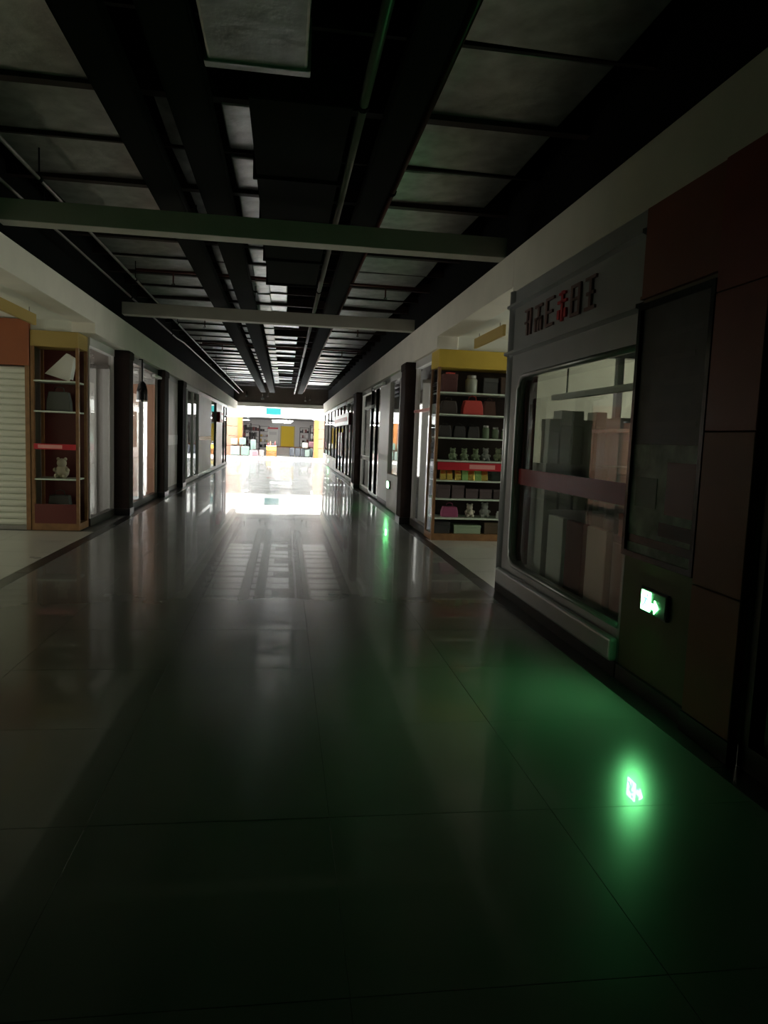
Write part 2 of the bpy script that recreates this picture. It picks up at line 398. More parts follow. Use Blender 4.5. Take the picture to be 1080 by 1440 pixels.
for s in (-1, 1): B(s*.3-.1, s*.3+.1, -.04, .04, -.12, 0).build('sign_spot', 'white', t)
# far shop room
struct('wall_shop_left', B(-9, -8.9, 50.25, 78, 0, 4), 'lgrey', 'side wall of the far shop')
struct('wall_shop_right', B(8.9, 9, 50.25, 78, 0, 4), 'lgrey', 'opposite side wall of the far shop')
struct('wall_shop_back', B(-9, 9, 77.9, 78, 0, 4), 'lgrey', 'back wall of the far shop')
struct('ceiling_shop', B(-9, 9, 50.25, 78, 3.4, 3.5), 'shopceil', 'dark grey ceiling of the far shop')
for i, (x, yq) in enumerate(((-4.6, 61), (-4.2, 68), (-.2, 64.4), (4.0, 61), (4.4, 68), (-.3, 73), (-3.5, 54.2), (3.0, 54.2))):
    t = thing('tube_light', 'lit white tube light hung under the dark ceiling of the far shop', 'lamp', (x, yq, 2.75), 'tube lights in the far shop')
    B(-.9, .9, -.05, .05, 0, .05).build('tube', 'lamp', t)
    B(-.92, .92, -.07, .07, .05, .09).build('fitting', 'frame', t)
    for s in (-1, 1): B(s*.6-.008, s*.6+.008, -.008, .008, .09, .65).build('suspension_rod', 'frame', t)
for i in range(6):
    t = thing('ceiling_duct', 'dark ribbed ceiling duct crossing the far shop', 'duct', (0, 52.5+3.4*i, 3.05), 'ducts in the far shop')
    MB().tube([(-7, 0, 0), (7, 0, 0)], .16, 10).build('duct_run', 'frame', t, smooth=True)
    for x in (-4, 0, 4): B(x-.01, x+.01, -.01, .01, .15, .35).build('hanger_rod', 'frame', t)

def suitcase(label, x, y, z, wd, h, col, group=None, dp=.34):
    M = mat('suitcase_shell', col, .4)
    t = thing('suitcase', label, 'suitcase', (x, y, z), group)
    b = B(-wd/2, wd/2, -dp/2, dp/2, .05, h).build('shell', M, t, bevel=min(.07, wd*.15), segs=3)
    for i in range(3):
        q = -wd/2+wd*(i+1)/4; B(q-.012, q+.012, -dp/2-.008, -dp/2+.01, .12, h-.1).build('rib', M, b)
    MB().tube([(-.09, 0, h-.01), (-.09, 0, h+.035), (.09, 0, h+.035), (.09, 0, h-.01)], .012, 6).build('handle', 'dframe', t)
    for sx in (-1, 1):
        for sy in (-1, 1): MB().lathe([(.025, 0), (.03, .02), (.03, .04), (.02, .06)], 8, sx*(wd/2-.08), sy*(dp/2-.07)).build('wheel', 'dframe', t)
    return t
mint, pale, pink, cream = (.085, .13, .10), (.11, .14, .12), (.17, .075, .085), (.17, .17, .145)
suitcase('large pale mint suitcase standing against the salmon column', -3.28, 49.25, 0, .62, .66, pale)
suitcase('large mint suitcase between the pale mint one and the small pink one', -2.62, 49.25, 0, .56, .66, mint)
suitcase('cream suitcase lying on top of the large pale mint suitcase', -3.35, 49.25, .72, .46, .46, (.14, .16, .11))
suitcase('mint suitcase on top of the large mint suitcase', -2.80, 49.25, .72, .44, .50, mint)
suitcase('slim green suitcase at the end of the upper suitcase row', -2.10, 49.40, .40, .36, .72, (.09, .13, .11))
B(-.2, .2, -.2, .2, 0, .40).build('display_box', 'lgrey', tag(put('display_box', None), 'low grey box carrying the slim green suitcase', 'box'), bevel=.01, segs=1)
bpy.data.objects['display_box'].location = (-2.10, 49.40, 0)
suitcase('small pink suitcase at the foot of the slim green one', -1.95, 48.95, 0, .42, .42, pink)
suitcase('small pale pink suitcase next to the small pink one', -1.52, 49.2, 0, .34, .44, (.17, .12, .11))
for i, x in enumerate((.55, .95, 1.33)):
    suitcase('charcoal suitcase in the short row beside the yellow crate stand', x, 50.9, 0, .36, .62, (.03, .032, .038), 'charcoal suitcases in a row')
suitcase('pale mint suitcase at the end of the charcoal row', 1.62, 50.55, 0, .34, .55, pale)
suitcase('grey mint suitcase touching the salmon column', 1.98-.16, 51.05, 0, .40, .60, (.08, .11, .105))
suitcase('white suitcase on top of the pale mint suitcase', 1.45, 50.55, .62, .42, .42, cream)
suitcase('pink suitcase on top of the grey mint suitcase', 1.90, 51.05, .66, .40, .46, pink)
# crate stand
t = thing('crate_stand', 'yellow slatted crate stand in front of the far shop', 'display stand', (-.88, 50.5, 0))
for sx in (-1, 1):
    for sy in (-1, 1): B(sx*.31-.03, sx*.31+.03, sy*.25-.03, sy*.25+.03, 0, .72).build('post', 'amber', t)
for k in range(5): B(-.34, .34, -.29, -.265, .04+k*.13, .14+k*.13).build('slat', 'amber' if k < 3 else 'yellow', t)
B(-.35, .35, -.3, .3, .72, .75).build('top_board', 'lgrey', t)
for i, (x, h, c) in enumerate(((-.24, .22, 'maroon'), (-.08, .3, 'ltorange'), (.08, .2, 'blackg'), (.24, .32, 'maroon'))):
    o = MB().lathe([(.05, 0), (.06, .02), (.06, h*.6), (.025, h*.75), (.025, h)], 10).build('bottle', c, loc=(-.88+x, 50.5, .75), smooth=True)
    tag(o, ['dark red bottle at the end of the crate stand top', 'salmon bottle on the crate stand top', 'short black bottle on the crate stand top', 'tall dark red bottle beside the short black one'][i], 'bottle')
# things deeper in the shop
t = thing('yellow_banner', 'bright yellow hanging banner in the far shop', 'banner', (.25, 60, .35))
B(-.6, .6, -.02, .02, .1, 1.9).build('banner_cloth', mat('yellow_cloth', (.95, .66, .05), .7), t)
for s in (-1, 1): B(s*.55-.02, s*.55+.02, -.025, .025, -.35, 1.95).build('banner_pole', 'frame', t)
t = thing('poster_stand', 'white poster stand with a red border left of the yellow banner', 'poster stand', (-.95, 59.5, .0))
B(-.42, .42, -.02, .02, .8, 2.1).build('poster', 'white', t)
B(-.42, .42, -.03, -.021, 1.98, 2.1).build('poster_band', 'redp', t); B(-.3, .3, -.03, -.021, 1.5, 1.75).build('poster_print', 'lgrey', t)
for s in (-1, 1): B(s*.35-.02, s*.35+.02, -.02, .02, 0, .8).build('leg', 'frame', t)
t = thing('sales_counter', 'pale counter with an amber front edge under the yellow banner', 'counter', (.9, 57, 0))
B(-1.5, 1.5, -.3, .3, 0, .55).build('counter_body', 'grey', t); B(-1.55, 1.55, -.35, .35, .55, .62).build('counter_top', 'amber', t)
for i, (x, yq, h) in enumerate(((-3.4, 55, 2.0), (-2.7, 57, 1.7), (2.6, 56, 1.9), (3.4, 58, 2.1), (-4.3, 60, 2.0))):
    t = thing('clothes_rail', 'dark clothes rail hung with coats inside the far shop', 'clothes rail', (x, yq, 0), 'clothes rails in the far shop')
    for s in (-1, 1): MB().tube([(s*.5, 0, 0), (s*.5, 0, h)], .018, 6).build('upright', 'frame', t)
    MB().tube([(-.5, 0, h), (.5, 0, h)], .018, 6).build('rail', 'frame', t)
    for k in range(5):
        q = -.4+.2*k; B(q-.06, q+.06, -.22, .22, h-1.1-.1*random.random(), h-.06).build('coat', random.choice(['maroon', 'dark', 'column', 'grey']), t, bevel=.03, segs=2)

for i, (x, yq, c) in enumerate(((-2.9, 54, 'dark'), (-2.6, 63, 'dframe'), (-1.9, 69, 'dark'), (2.3, 53.5, 'dframe'), (2.7, 62, 'dark'), (1.9, 70, 'dframe'), (-4.6, 64, 'dark'), (4.2, 66, 'dark'))):
    t = thing('shelf_rack', 'tall dark shelf rack filled with goods inside the far shop', 'shelf rack', (x, yq, 0), 'shelf racks in the far shop')
    for sx in (-1, 1):
        for sy in (-1, 1): B(sx*.42-.025, sx*.42+.025, sy*.22-.025, sy*.22+.025, 0, 2.3).build('post', c, t)
    for z in (.3, .8, 1.3, 1.8, 2.28): B(-.45, .45, -.25, .25, z-.015, z+.015).build('shelf', c, t)
    for z in (.3, .8, 1.3, 1.8):
        q = -.38
        while q < .3:
            wd = random.uniform(.12, .26); B(q, q+wd-.02, -.2, .2, z+.016, z+random.uniform(.18, .38)).build('goods', random.choice(['grey', 'lgrey', 'maroon', 'blackg', 'frame', 'mustard', 'column', 'dark']), t)
            q += wd
# ------------------------------------------------------------------ silver shopfront on the right
t = thing('silver_shopfront', 'silver clad shopfront with rounded window and red raised lettering', 'shopfront', (XR, 4.29, 0))
Y0, Y1 = 4.29, 6.98
def front(y0, y1, z0, z1, hole, th, name, mt, bevel=.0):
    # flat cladding sheet in the X = const plane with a rounded opening
    outer = [(y0, z0), (y1, z0), (y1, z1), (y0, z1)]
    bm = bmesh.new()
    vo = [bm.verts.new((0, a-Y0, b)) for a, b in outer]; vi = [bm.verts.new((0, a-Y0, b)) for a, b in hole]
    eo = [bm.edges.new((vo[i], vo[(i+1) % 4])) for i in range(4)]
    ei = [bm.edges.new((vi[i], vi[(i+1) % len(vi)])) for i in range(len(vi))]
    bmesh.ops.triangle_fill(bm, edges=eo+ei, use_beauty=True)
    r = bmesh.ops.extrude_face_region(bm, geom=list(bm.faces))
    for v in r['geom']:
        if isinstance(v, bmesh.types.BMVert): v.co.x += th
    bmesh.ops.recalc_face_normals(bm, faces=bm.faces)
    me = bpy.data.meshes.new(name); bm.to_mesh(me); bm.free(); me.materials.append(K[mt])
    return put(name, me, t)
front(Y0, Y1, .10, 2.38, rrect(Y0+.03, 6.62, .34, 2.14, .16, corners=(0, 1, 1, 0)), .10, 'window_surround', 'silver')
# rolled edge round the opening
path = rrect(Y0+.03, 6.62, .34, 2.14, .16, corners=(0, 1, 1, 0))
MB().tube([(-.005, a-Y0, b) for a, b in path], .022, 8).build('rolled_edge', 'silver', t, smooth=True)
B(.0, .12, 0, Y1-Y0, 2.38, 2.98).build('sign_header', 'silver', t)
for z, px in ((2.385, .05), (2.84, .04)):
    MB().prism([(-.01, z), (.0, z-.03), (-px, z-.012), (-px, z+.012), (0, z+.03)], 0, Y1-Y0+.02, 'y').build('moulding', 'silver', t)
B(-.02, .12, 0, Y1-Y0, 0, .10).build('plinth', 'border', t)
B(-.06, -.0, .0, Y1-Y0-.1, .10, .26).build('lower_rail', 'silver', t, bevel=.025, segs=3)
B(.045, .055, .0, 2.36, .3, 2.2).build('pane', 'glass', t)
B(.036, .044, .0, 2.36, 1.12, 1.27).build('red_glass_band', 'bandd', t)
# red raised lettering (strokes of unreadable characters)
SG = []
glyphs = [
    [(0, .3, .9, .98), (.12, .2, .0, .9), (0, .3, .45, .53), (.3, .38, 0, .98)],
    [(0, .4, .85, .95), (.16, .25, 0, .95), (0, .4, .4, .5), (0, .09, 0, .45), (.31, .4, 0, .45)],
    [(0, .09, 0, 1), (.09, .4, .9, 1), (.09, .34, .45, .55), (.09, .4, 0, .1)],
    [(0, .4, .6, .7), (.16, .25, 0, 1), (.0, .1, .1, .4), (.3, .4, .1, .4), (.05, .35, .88, .96)],
    [(0, .09, 0, 1), (.31, .4, 0, 1), (.09, .31, .9, 1), (.09, .31, .5, .58), (.09, .31, 0, .1)],
    [(0, .4, .9, 1), (.16, .25, .1, .9), (0, .4, 0, .1), (.05, .35, .45, .55)],
]
for gi, g in enumerate(glyphs):
    mb = MB(); yb = 6.52-gi*.27-Y0
    for (a, b, c, e) in g: mb.box(-.018, -.001, yb-b*.46, yb-a*.46, 2.50+c*.24, 2.50+e*.24)
    o = mb.build('letter', 'redp' if gi == 3 else 'letterm', t)
    SG.append(o)
# far end of the shop (facing the aisle): corner post, glazed side
MB().tube([(0.04, Y1-Y0-.06, .1), (0.04, Y1-Y0-.06, 2.98)], .075, 14).build('corner_post', 'silver', t, smooth=True)
B(.1, 3.3, Y1-Y0-.055, Y1-Y0-.045, .3, 2.4).build('side_pane', 'glass', t)
B(.1, 3.3, Y1-Y0-.1, Y1-Y0, 2.4, 2.98).build('side_header', 'silver', t)
B(.1, 3.3, Y1-Y0-.1, Y1-Y0, 0, .3).build('side_sill', 'silver', t)
B(.06, .16, Y1-Y0-.42, Y1-Y0-.34, .34, 2.2).build('red_post', 'maroon', t)
for x in (1.15, 2.2, 3.3): B(x-.03, x+.03, Y1-Y0-.09, Y1-Y0-.01, .3, 2.4).build('mullion', 'silver', t)
# interior of the silver shop
struct('wall_silver_shop_back', B(5.5, 5.6, 2.9, 6.98, 0, 3.0), 'grey', 'back wall inside the silver shop')
struct('ceiling_silver_shop', B(2.3, 5.5, 2.9, 6.98, 2.6, 2.7), 'soffit', 'white ceiling inside the silver shop')
struct('wall_silver_shop_near', B(2.5, 5.5, 2.8, 2.9, 0, 3.0), 'grey', 'near side wall inside the silver shop')
t = thing('rail_light', 'pale horizontal light rail hung behind the silver shop window', 'lamp', (2.55, 4.4, 1.93))
B(-.03, .03, 0, 2.2, 0, .05).build('rail', 'white', t)
for q in (.3, 1.9): B(-.006, .006, q-.006, q+.006, .05, .67).build('suspension_rod', 'frame', t)
def cab(label, x, y, wd, dp, h, mt, rows, items=True, name='display_cabinet'):
    t = thing(name, label, 'cabinet', (x, y, 0))
    B(-wd/2, wd/2, dp/2-.02, dp/2, .08, h).build('back_panel', mt, t)
    for s in (-1, 1): B(s*(wd/2-.012)-.012, s*(wd/2-.012)+.012, -dp/2, dp/2-.02, .08, h).build('side_panel', mt, t)
    B(-wd/2, wd/2, -dp/2, dp/2, 0, .08).build('plinth', 'dark', t)
    B(-wd/2, wd/2, -dp/2, dp/2, h, h+.03).build('top', mt, t)
    for r in rows: B(-wd/2+.025, wd/2-.025, -dp/2, dp/2-.022, r-.02, r).build('shelf', 'white', t)
    return t
cab('low white cabinet standing against the glazed side of the silver shop', 2.72, 6.55, .62, .42, 1.30, 'white', (.5, .9))
cab('tall white open cabinet beside the low white one in the silver shop', 3.40, 6.50, .62, .42, 1.75, 'lgrey', (.45, .85, 1.25))
t = thing('glass_showcase', 'metal framed glass showcase in the middle of the silver shop', 'showcase', (2.95, 5.35, 0))
for sx in (-1, 1):
    for sy in (-1, 1): B(sx*.33-.018, sx*.33+.018, sy*.45-.018, sy*.45+.018, 0, 1.62).build('post', 'chrome', t)
B(-.35, .35, -.47, .47, 1.62, 1.65).build('top', 'chrome', t); B(-.34, .34, -.46, .46, .05, .75).build('base_cabinet', 'lgrey', t)
for z in (1.05, 1.35): B(-.31, .31, -.43, .43, z-.008, z).build('glass_shelf', 'shelf', t)
B(-.345, -.34, -.43, .43, .76, 1.61).build('pane', 'glass', t)
def gbox(name, label, x, y, z, sx, sy, sz, col, group=None, rot=0):
    t = thing(name, label, 'box', (x, y, z), group, rot); M = mat('card', col, .55)
    B(-sx/2, sx/2, -sy/2, sy/2, 0, sz*.72).build('box_base', M, t, bevel=.004, segs=1)
    B(-sx/2-.004, sx/2+.004, -sy/2-.004, sy/2+.004, sz*.72, sz).build('lid', M, t, bevel=.004, segs=1)
    return t
for i in range(5):
    gbox('carton', 'white carton in the row on top of the low white cabinet', 2.50+.115*i, 6.52, 1.33, .1, .2, random.choice((.42, .5, .46)), (.78, .78, .70), 'white cartons on the low cabinet')
for i in range(4):
    gbox('carton', 'pale grey carton on a shelf of the tall open cabinet', 3.19+.14*i, 6.48, 1.25, .12, .2, .32, (.55, .58, .50), 'pale cartons in the tall cabinet')
for i in range(4):
    gbox('carton', 'cream carton on the middle shelf of the low white cabinet', 2.5+.14*i, 6.5, .9, .12, .2, .27, (.62, .64, .52), 'cream cartons in the low cabinet')
gbox('gift_box', 'dark round-cornered box on the upper shelf of the glass showcase', 2.95, 5.2, 1.058-.008, .3, .3, .24, (.08, .08, .08))
gbox('gift_box', 'dark red box on the base of the glass showcase', 2.95, 5.55, .755, .26, .2, .2, (.3, .05, .05))
for i in range(3):
    t = thing('storage_panel', 'white storage panel standing on the floor behind the silver shop window', 'panel', (2.42, 5.98-.42*i, .0), 'white storage panels behind the window')
    B(-.03, .03, -.17, .17, 0.0, .88).build('panel_board', ['white', 'maroon', 'lgrey'][i], t, bevel=.006, segs=1)
    B(-.08, .08, -.15, -.12, 0, .03).build('foot', 'frame', t); B(-.08, .08, .12, .15, 0, .03).build('foot', 'frame', t)
bpy.data.objects['storage_panel.001']['label'] = 'maroon storage panel standing between two white ones behind the silver window'
del bpy.data.objects['storage_panel.001']['group']

# ------------------------------------------------------------------ orange end wall, poster, pillar
struct('wall_orange', B(XR+.0, XR+.14, 3.0, 4.285, .10, 2.97), 'olive', 'brown orange boarding at the end of the silver shop')
t = thing('header_board', 'dark orange board above the framed poster', 'board', (XR, 3.0, 2.42))
B(-.018, -.001, .45, 1.28, 0, .55).build('board', 'orange2', t); B(-.028, -.018, .45, 1.28, 0, .02).build('board_edge', 'orange2', t)
t = thing('orange_pillar', 'red orange clad pillar beside the framed poster', 'pillar', (XR, 3.24, 0))
for k, (z0, z1) in enumerate(((.11, .8), (.803, 1.6), (1.603, 2.3), (2.303, 2.96))):
    B(-.05, -.001, -.21, .20, z0, z1).build('cladding_panel', 'redorange' if k > 1 else 'orange2', t, bevel=.004, segs=1)
B(-.055, 0, -.215, .205, 0, .108).build('plinth', 'border', t)
struct('baseboard_right', B(XR-.02, XR+.14, 3.46, 4.27, 0, .098), 'border', 'black skirting under the green sign')
t = thing('framed_poster', 'tall dark framed poster with a pale lower picture', 'poster', (XR, 3.85, .83))
for a, b, z0, z1 in ((-.40, .40, 0, .035), (-.40, .40, 1.515, 1.55), (-.40, -.365, .035, 1.515), (.365, .40, .035, 1.515)):
    B(-.05, -.002, a, b, z0, z1).build('frame_bar', 'blackg', t)
up = B(-.03, -.004, -.365, .365, .70, 1.515).build('dark_print', 'poster_top', t)
for k, z in enumerate((.80, .92, 1.04, 1.18, 1.32)):
    B(-.032, -.031, -.3+.06*(k % 2), .22-.08*(k % 3), z, z+.03).build('print_line', mat('print_grey', (.029, .033, .029), .5), up)
lo = B(-.03, -.004, -.365, .365, .035, .698).build('pale_print', 'poster_low', t)
B(-.033, -.031, -.36, -.05, .30, .60).build('print_patch', 'maroon', lo)
B(-.033, -.031, -.36, .0, .17, .25).build('print_patch', 'blackg', lo)
B(-.033, -.031, .05, .30, .32, .5).build('print_patch', mat('print_green', (.05, .09, .05), .5), lo)
B(-.033, -.031, -.36, .36, .09, .14).build('print_patch', 'blackg', lo)
# unlit shop nearer than the pillar
t = thing('dark_shopfront', 'unlit tinted shopfront beside the orange pillar', 'shopfront', (XR, 1.2, 0))
B(0, .1, -4.2, 1.82, 0, .12).build('plinth', 'border', t); B(0, .1, -4.2, 1.82, 2.75, 2.97).build('head_rail', 'orange2', t)
B(.04, .05, -4.2, 1.82, .12, 2.75).build('pane', 'glassd', t)
for q in (-3, -1.4, .2, 1.78): B(0, .09, q-.03, q+.03, .12, 2.75).build('mullion', 'dframe', t)
struct('wall_dark_shop', B(3.6, 3.7, -4, 2.8, 0, 3), 'dark', 'back wall of the unlit shop')

# ------------------------------------------------------------------ evacuation signs
def evac(label, X, y, z, face, L=.34, H=.15, arrow=True):
    # face: -1 looks towards -X
    t = thing('evacuation_sign', label, 'exit sign', (X, y, z)); f = face
    lo, hi = sorted((0, f*.022)); B(lo, hi, -L/2-.012, L/2+.012, -.012, H+.012).build('housing', 'dframe', t, bevel=.004, segs=1)
    lo, hi = sorted((f*.0225, f*.025)); fc = B(lo, hi, -L/2, L/2, 0, H).build('sign_face', 'facedark', t)
    x0, x1 = sorted((f*.0255, f*.0275)); x2, x3 = sorted((f*.028, f*.0295)); h = H
    dw = H*.80; d0 = L/2-.012-dw                     # lit doorway panel with a running figure, then a fat arrow
    B(x0, x1, d0, d0+dw, .06*h, .94*h).build('lit_doorway', 'greenw', fc)
    mb = MB(); c0 = d0+dw*.5
    def bar(a, b, th):
        a, b = Vector(a), Vector(b); d = (b-a).normalized(); n = Vector((-d.y, d.x))*th/2
        mb.prism([tuple(a+n), tuple(a-n), tuple(b-n), tuple(b+n)], x2, x3, 'x')
    k = h
    mb.prism([(c0-.02+.085*k*math.cos(q*math.pi/5), .78*k+.085*k*math.sin(q*math.pi/5)) for q in range(10)], x2, x3, 'x')
    for a, b, th in (((-.08, .66), (.06, .42), .16), ((-.1, .64), (-.28, .5), .09), ((-.04, .64), (.2, .58), .09), ((.06, .44), (-.12, .3), .11),
                     ((-.12, .3), (-.06, .12), .1), ((.06, .44), (.16, .26), .11), ((.16, .26), (.34, .24), .09)):
        bar((c0+a[0]*k, a[1]*k), (c0+b[0]*k, b[1]*k), th*k)
    mb.build('running_figure', 'green', fc)
    a0 = d0-.012; aw = H*.62
    MB().prism([(a0-aw, .36*h), (a0-aw*.45, .66*h), (a0-aw*.45, .48*h), (a0, .48*h), (a0, .24*h), (a0-aw*.45, .24*h), (a0-aw*.45, .06*h)], x0, x1, 'x').build('arrow', 'greenw', fc)
    return t
evac('glowing green evacuation sign low on the wall under the framed poster', XR-.001, 3.86, .53, -1, .28, .13)
evac('small glowing green evacuation sign low on the shopfront past the brown column', SXR-.001, 15.2, .45, -1)
evac('small glowing green evacuation sign low down near the atrium end', SXR-.001, 36.5, .22, -1, .34, .17)

# ------------------------------------------------------------------ corner display case (right)
def shelf_case(label, x0, x1, yf, dp, rows, top, head, headmat, framemat, inner):
    t = thing('display_case', label, 'display case', ((x0+x1)/2, yf, 0)); hw = (x1-x0)/2
    B(-hw, hw, 0, dp, 0, .10).build('plinth', 'woodf', t)
    B(-hw, hw, dp-.03, dp, .10, top).build('back_panel', inner, t)
    for s in (-1, 1): B(s*hw-.04 if s > 0 else -hw, s*hw if s > 0 else -hw+.04, 0, .06, .10, top).build('frame_post', framemat, t)
    for s in (-1, 1): B(s*hw-.04 if s > 0 else -hw, s*hw if s > 0 else -hw+.04, dp-.07, dp-.03, .10, top).build('frame_post', framemat, t)
    B(-hw, hw, 0, dp, top, head).build('header', headmat, t, bevel=.006, segs=1)
    for r in rows: B(-hw+.04, hw-.04, .005, dp-.04, r-.022, r).build('shelf', 'shelf', t)
    return t
RW = (2.24, 1.915, 1.565, 1.22, .92, .64, .346)
case = shelf_case('tall shelf case with yellow header and red band on the aisle corner', 2.24, 3.52, 10.5, .55, RW, 2.60, 2.86, 'yellow', 'woodf', 'casein')
b = B(-.59, .59, -.012, .0, 1.075, 1.19).build('red_band', 'redband', case)
B(-.1, .3, -.014, -.0125, 1.10, 1.165).build('band_print', 'paleband', b)
B(-.64+.012, -.64+.02, .07, .47, .1, 2.58).build('side_pane', 'glass', case)
# goods on its shelves
def bag(name, label, x, y, z, wd, dp, h, col, group=None):
    t = thing(name, label, 'bag', (x, y, z), group); M = mat('bag_fabric', col, .6)
    MB().prism([(-wd/2, 0), (wd/2, 0), (wd/2*.96, h*.5), (wd/2*.78, h), (-wd/2*.78, h), (-wd/2*.96, h*.5)], -dp/2, dp/2, 'y').build('bag_body', M, t, bevel=.012, segs=2)
    MB().tube([(-wd*.2, 0, h-.01), (-wd*.17, 0, h+wd*.16), (0, 0, h+wd*.22), (wd*.17, 0, h+wd*.16), (wd*.2, 0, h-.01)], .007, 6).build('bag_handle', M, t, smooth=True)
    return t
def plush(label, x, y, z, r, col, group=None):
    t = thing('soft_toy', label, 'soft toy', (x, y, z), group); M = mat('plush', col, .9)
    def ball(rad, c, nm, par):
        bm = bmesh.new(); bmesh.ops.create_uvsphere(bm, u_segments=12, v_segments=8, radius=rad); bmesh.ops.translate(bm, verts=bm.verts, vec=c)
        me = bpy.data.meshes.new(nm); bm.to_mesh(me); bm.free(); me.materials.append(M)
        for p in me.polygons: p.use_smooth = True
        return put(nm, me, par)
    ball(r, (0, 0, r*.95), 'body', t); h = ball(r*.7, (0, -r*.15, r*2.2), 'head', t)
    for s in (-1, 1): ball(r*.25, (s*r*.5, -r*.1, r*2.8), 'ear', h)
    for s in (-1, 1): ball(r*.32, (s*r*.85, -r*.4, r*1.2), 'paw', t)
    for s in (-1, 1): ball(r*.36, (s*r*.55, -r*.8, r*.36), 'foot', t)
    return t
def pouch(label, x, y, z, wd, h, M, group=None, rot=0):
    t = thing('snack_pouch', label, 'pouch', (x, y, z), group, rot)
    MB().prism([(-.05, 0), (.05, 0), (.035, h*.5), (.006, h*.9), (.006, h), (-.006, h), (-.006, h*.9), (-.035, h*.5)], -wd/2, wd/2, 'x').build('pouch_body', M, t, bevel=.003, segs=1)
    B(-wd/2-.002, wd/2+.002, -.009, .009, h*.9, h).build('seal', M, t)
    return t
def jar(label, x, y, z, r, h, col, group=None, cap=(.5, .5, .48)):
    t = thing('jar', label, 'jar', (x, y, z), group)
    MB().lathe([(r*.9, 0), (r, .01), (r, h*.75), (r*.7, h*.85)], 14).build('jar_body', mat('jar_glaze', col, .25), t, smooth=True)
    MB().lathe([(r*.75, h*.85), (r*.75, h), (r*.6, h)], 14).build('jar_lid', mat('jar_cap', cap, .3), t)
    return t
yS = 10.70
z = RW[0]   # row under the header
gbox('gift_box', 'dark maroon box on the top shelf next to the frame post', 2.45, yS, z, .22, .2, .27, (.10, .03, .03))
o = gbox('gift_box', 'small red packet lying on the dark maroon box', 2.47, yS, z+.27, .12, .08, .03, (.6, .06, .05), rot=.4)
jar('large grey jar on the top shelf between dark boxes', 2.80, yS, z, .095, .27, (.40, .42, .36))
gbox('gift_box', 'charcoal box on the top shelf beside the grey jar', 3.08, yS, z, .22, .2, .24, (.06, .06, .06))
gbox('gift_box', 'brown box at the far end of the top shelf', 3.34, yS, z, .2, .2, .26, (.10, .06, .045))
z = RW[1]
bag('handbag', 'dark brown handbag on the second shelf beside the frame post', 2.46, yS, z, .26, .14, .20, (.05, .035, .03))
bag('handbag', 'bright red handbag in the middle of the second shelf', 2.83, yS, z, .32, .16, .22, (.60, .06, .05))
bag('handbag', 'dusky pink handbag beside the bright red one', 3.13, yS+.1, z, .20, .12, .23, (.22, .12, .11))
jar('tiny green bottle at the end of the second shelf', 3.36, yS-.08, z, .03, .13, (.25, .35, .22))
z = RW[2]
for i in range(3): bag('handbag', 'black handbag on the third shelf of the corner case', 2.42+.22*i, yS, z, .19, .13, .18, (.03, .026, .026), 'black handbags on the third shelf')
for i in range(3): jar('olive green jar on the third shelf of the corner case', 3.06+.15*i, yS-.02, z, .055, .2-.02*i, (.16, .22, .14), 'olive jars on the third shelf')
z = RW[3]
for i in range(3): plush('mossy green soft toy sitting on the fourth shelf', 2.56+.18*i, yS, z, .062, (.17, .22, .13), 'green soft toys on the fourth shelf')
plush('grey soft toy sitting among the green ones', 3.08, yS, z, .068, (.28, .29, .27))
plush('pale green soft toy at the end of the fourth shelf', 3.28, yS, z, .07, (.30, .34, .22))
z = RW[4]
foilM = [mat('gold_foil', (.85, .62, .16), .22, metal=.9, bump=.4, bscale=30), mat('green_foil', (.28, .50, .16), .3, metal=.5, bump=.4, bscale=30)]
for i in range(2): pouch('gold foil pouch beside the frame post under the red band', 2.40+.10*i, yS-.1, z, .085, .17, foilM[0], 'gold pouches by the frame post')
for i in range(5): pouch('shiny green pouch between gold ones under the red band' if i % 2 else 'shiny gold pouch in the row with green ones under the red band', 2.63+.105*i, yS-.1, z, .095, .17, foilM[1 if i % 2 else 0], 'green gold pouches under the red band', random.uniform(-.2, .2))
gbox('gift_box', 'dark green box at the end of the row of foil pouches', 3.30, yS, z, .28, .2, .14, (.03, .05, .035))
z = RW[5]
for i in range(5): gbox('gift_box', 'plum coloured box in the row on the sixth shelf', 2.43+.22*i, yS, z, .19, .2, random.choice((.15, .18, .2)), (.09, .06, .065), 'plum boxes on the sixth shelf')
z = RW[6]
bag('handbag', 'magenta bag on the lowest glass shelf', 2.55, yS, z, .26, .14, .16, (.32, .06, .15))
plush('cream soft toy on the lowest glass shelf beside the magenta bag', 2.87, yS, z, .07, (.50, .46, .38))
plush('grey soft toy next to the cream one on the lowest shelf', 3.11, yS, z, .078, (.34, .35, .33))
jar('small chrome lidded jar at the end of the lowest shelf', 3.31, yS-.12, z, .045, .11, (.6, .6, .58), cap=(.8, .8, .8))
z = .10
gbox('carton', 'black carton at the bottom of the corner case by the post', 2.42, yS, z, .24, .24, .18, (.03, .03, .03))
gbox('carton', 'pale green flat carton at the bottom of the corner case', 2.82, yS, z, .42, .24, .13, (.32, .42, .28))
gbox('carton', 'brown carton at the bottom of the corner case', 3.26, yS, z, .34, .24, .18, (.10, .07, .04))
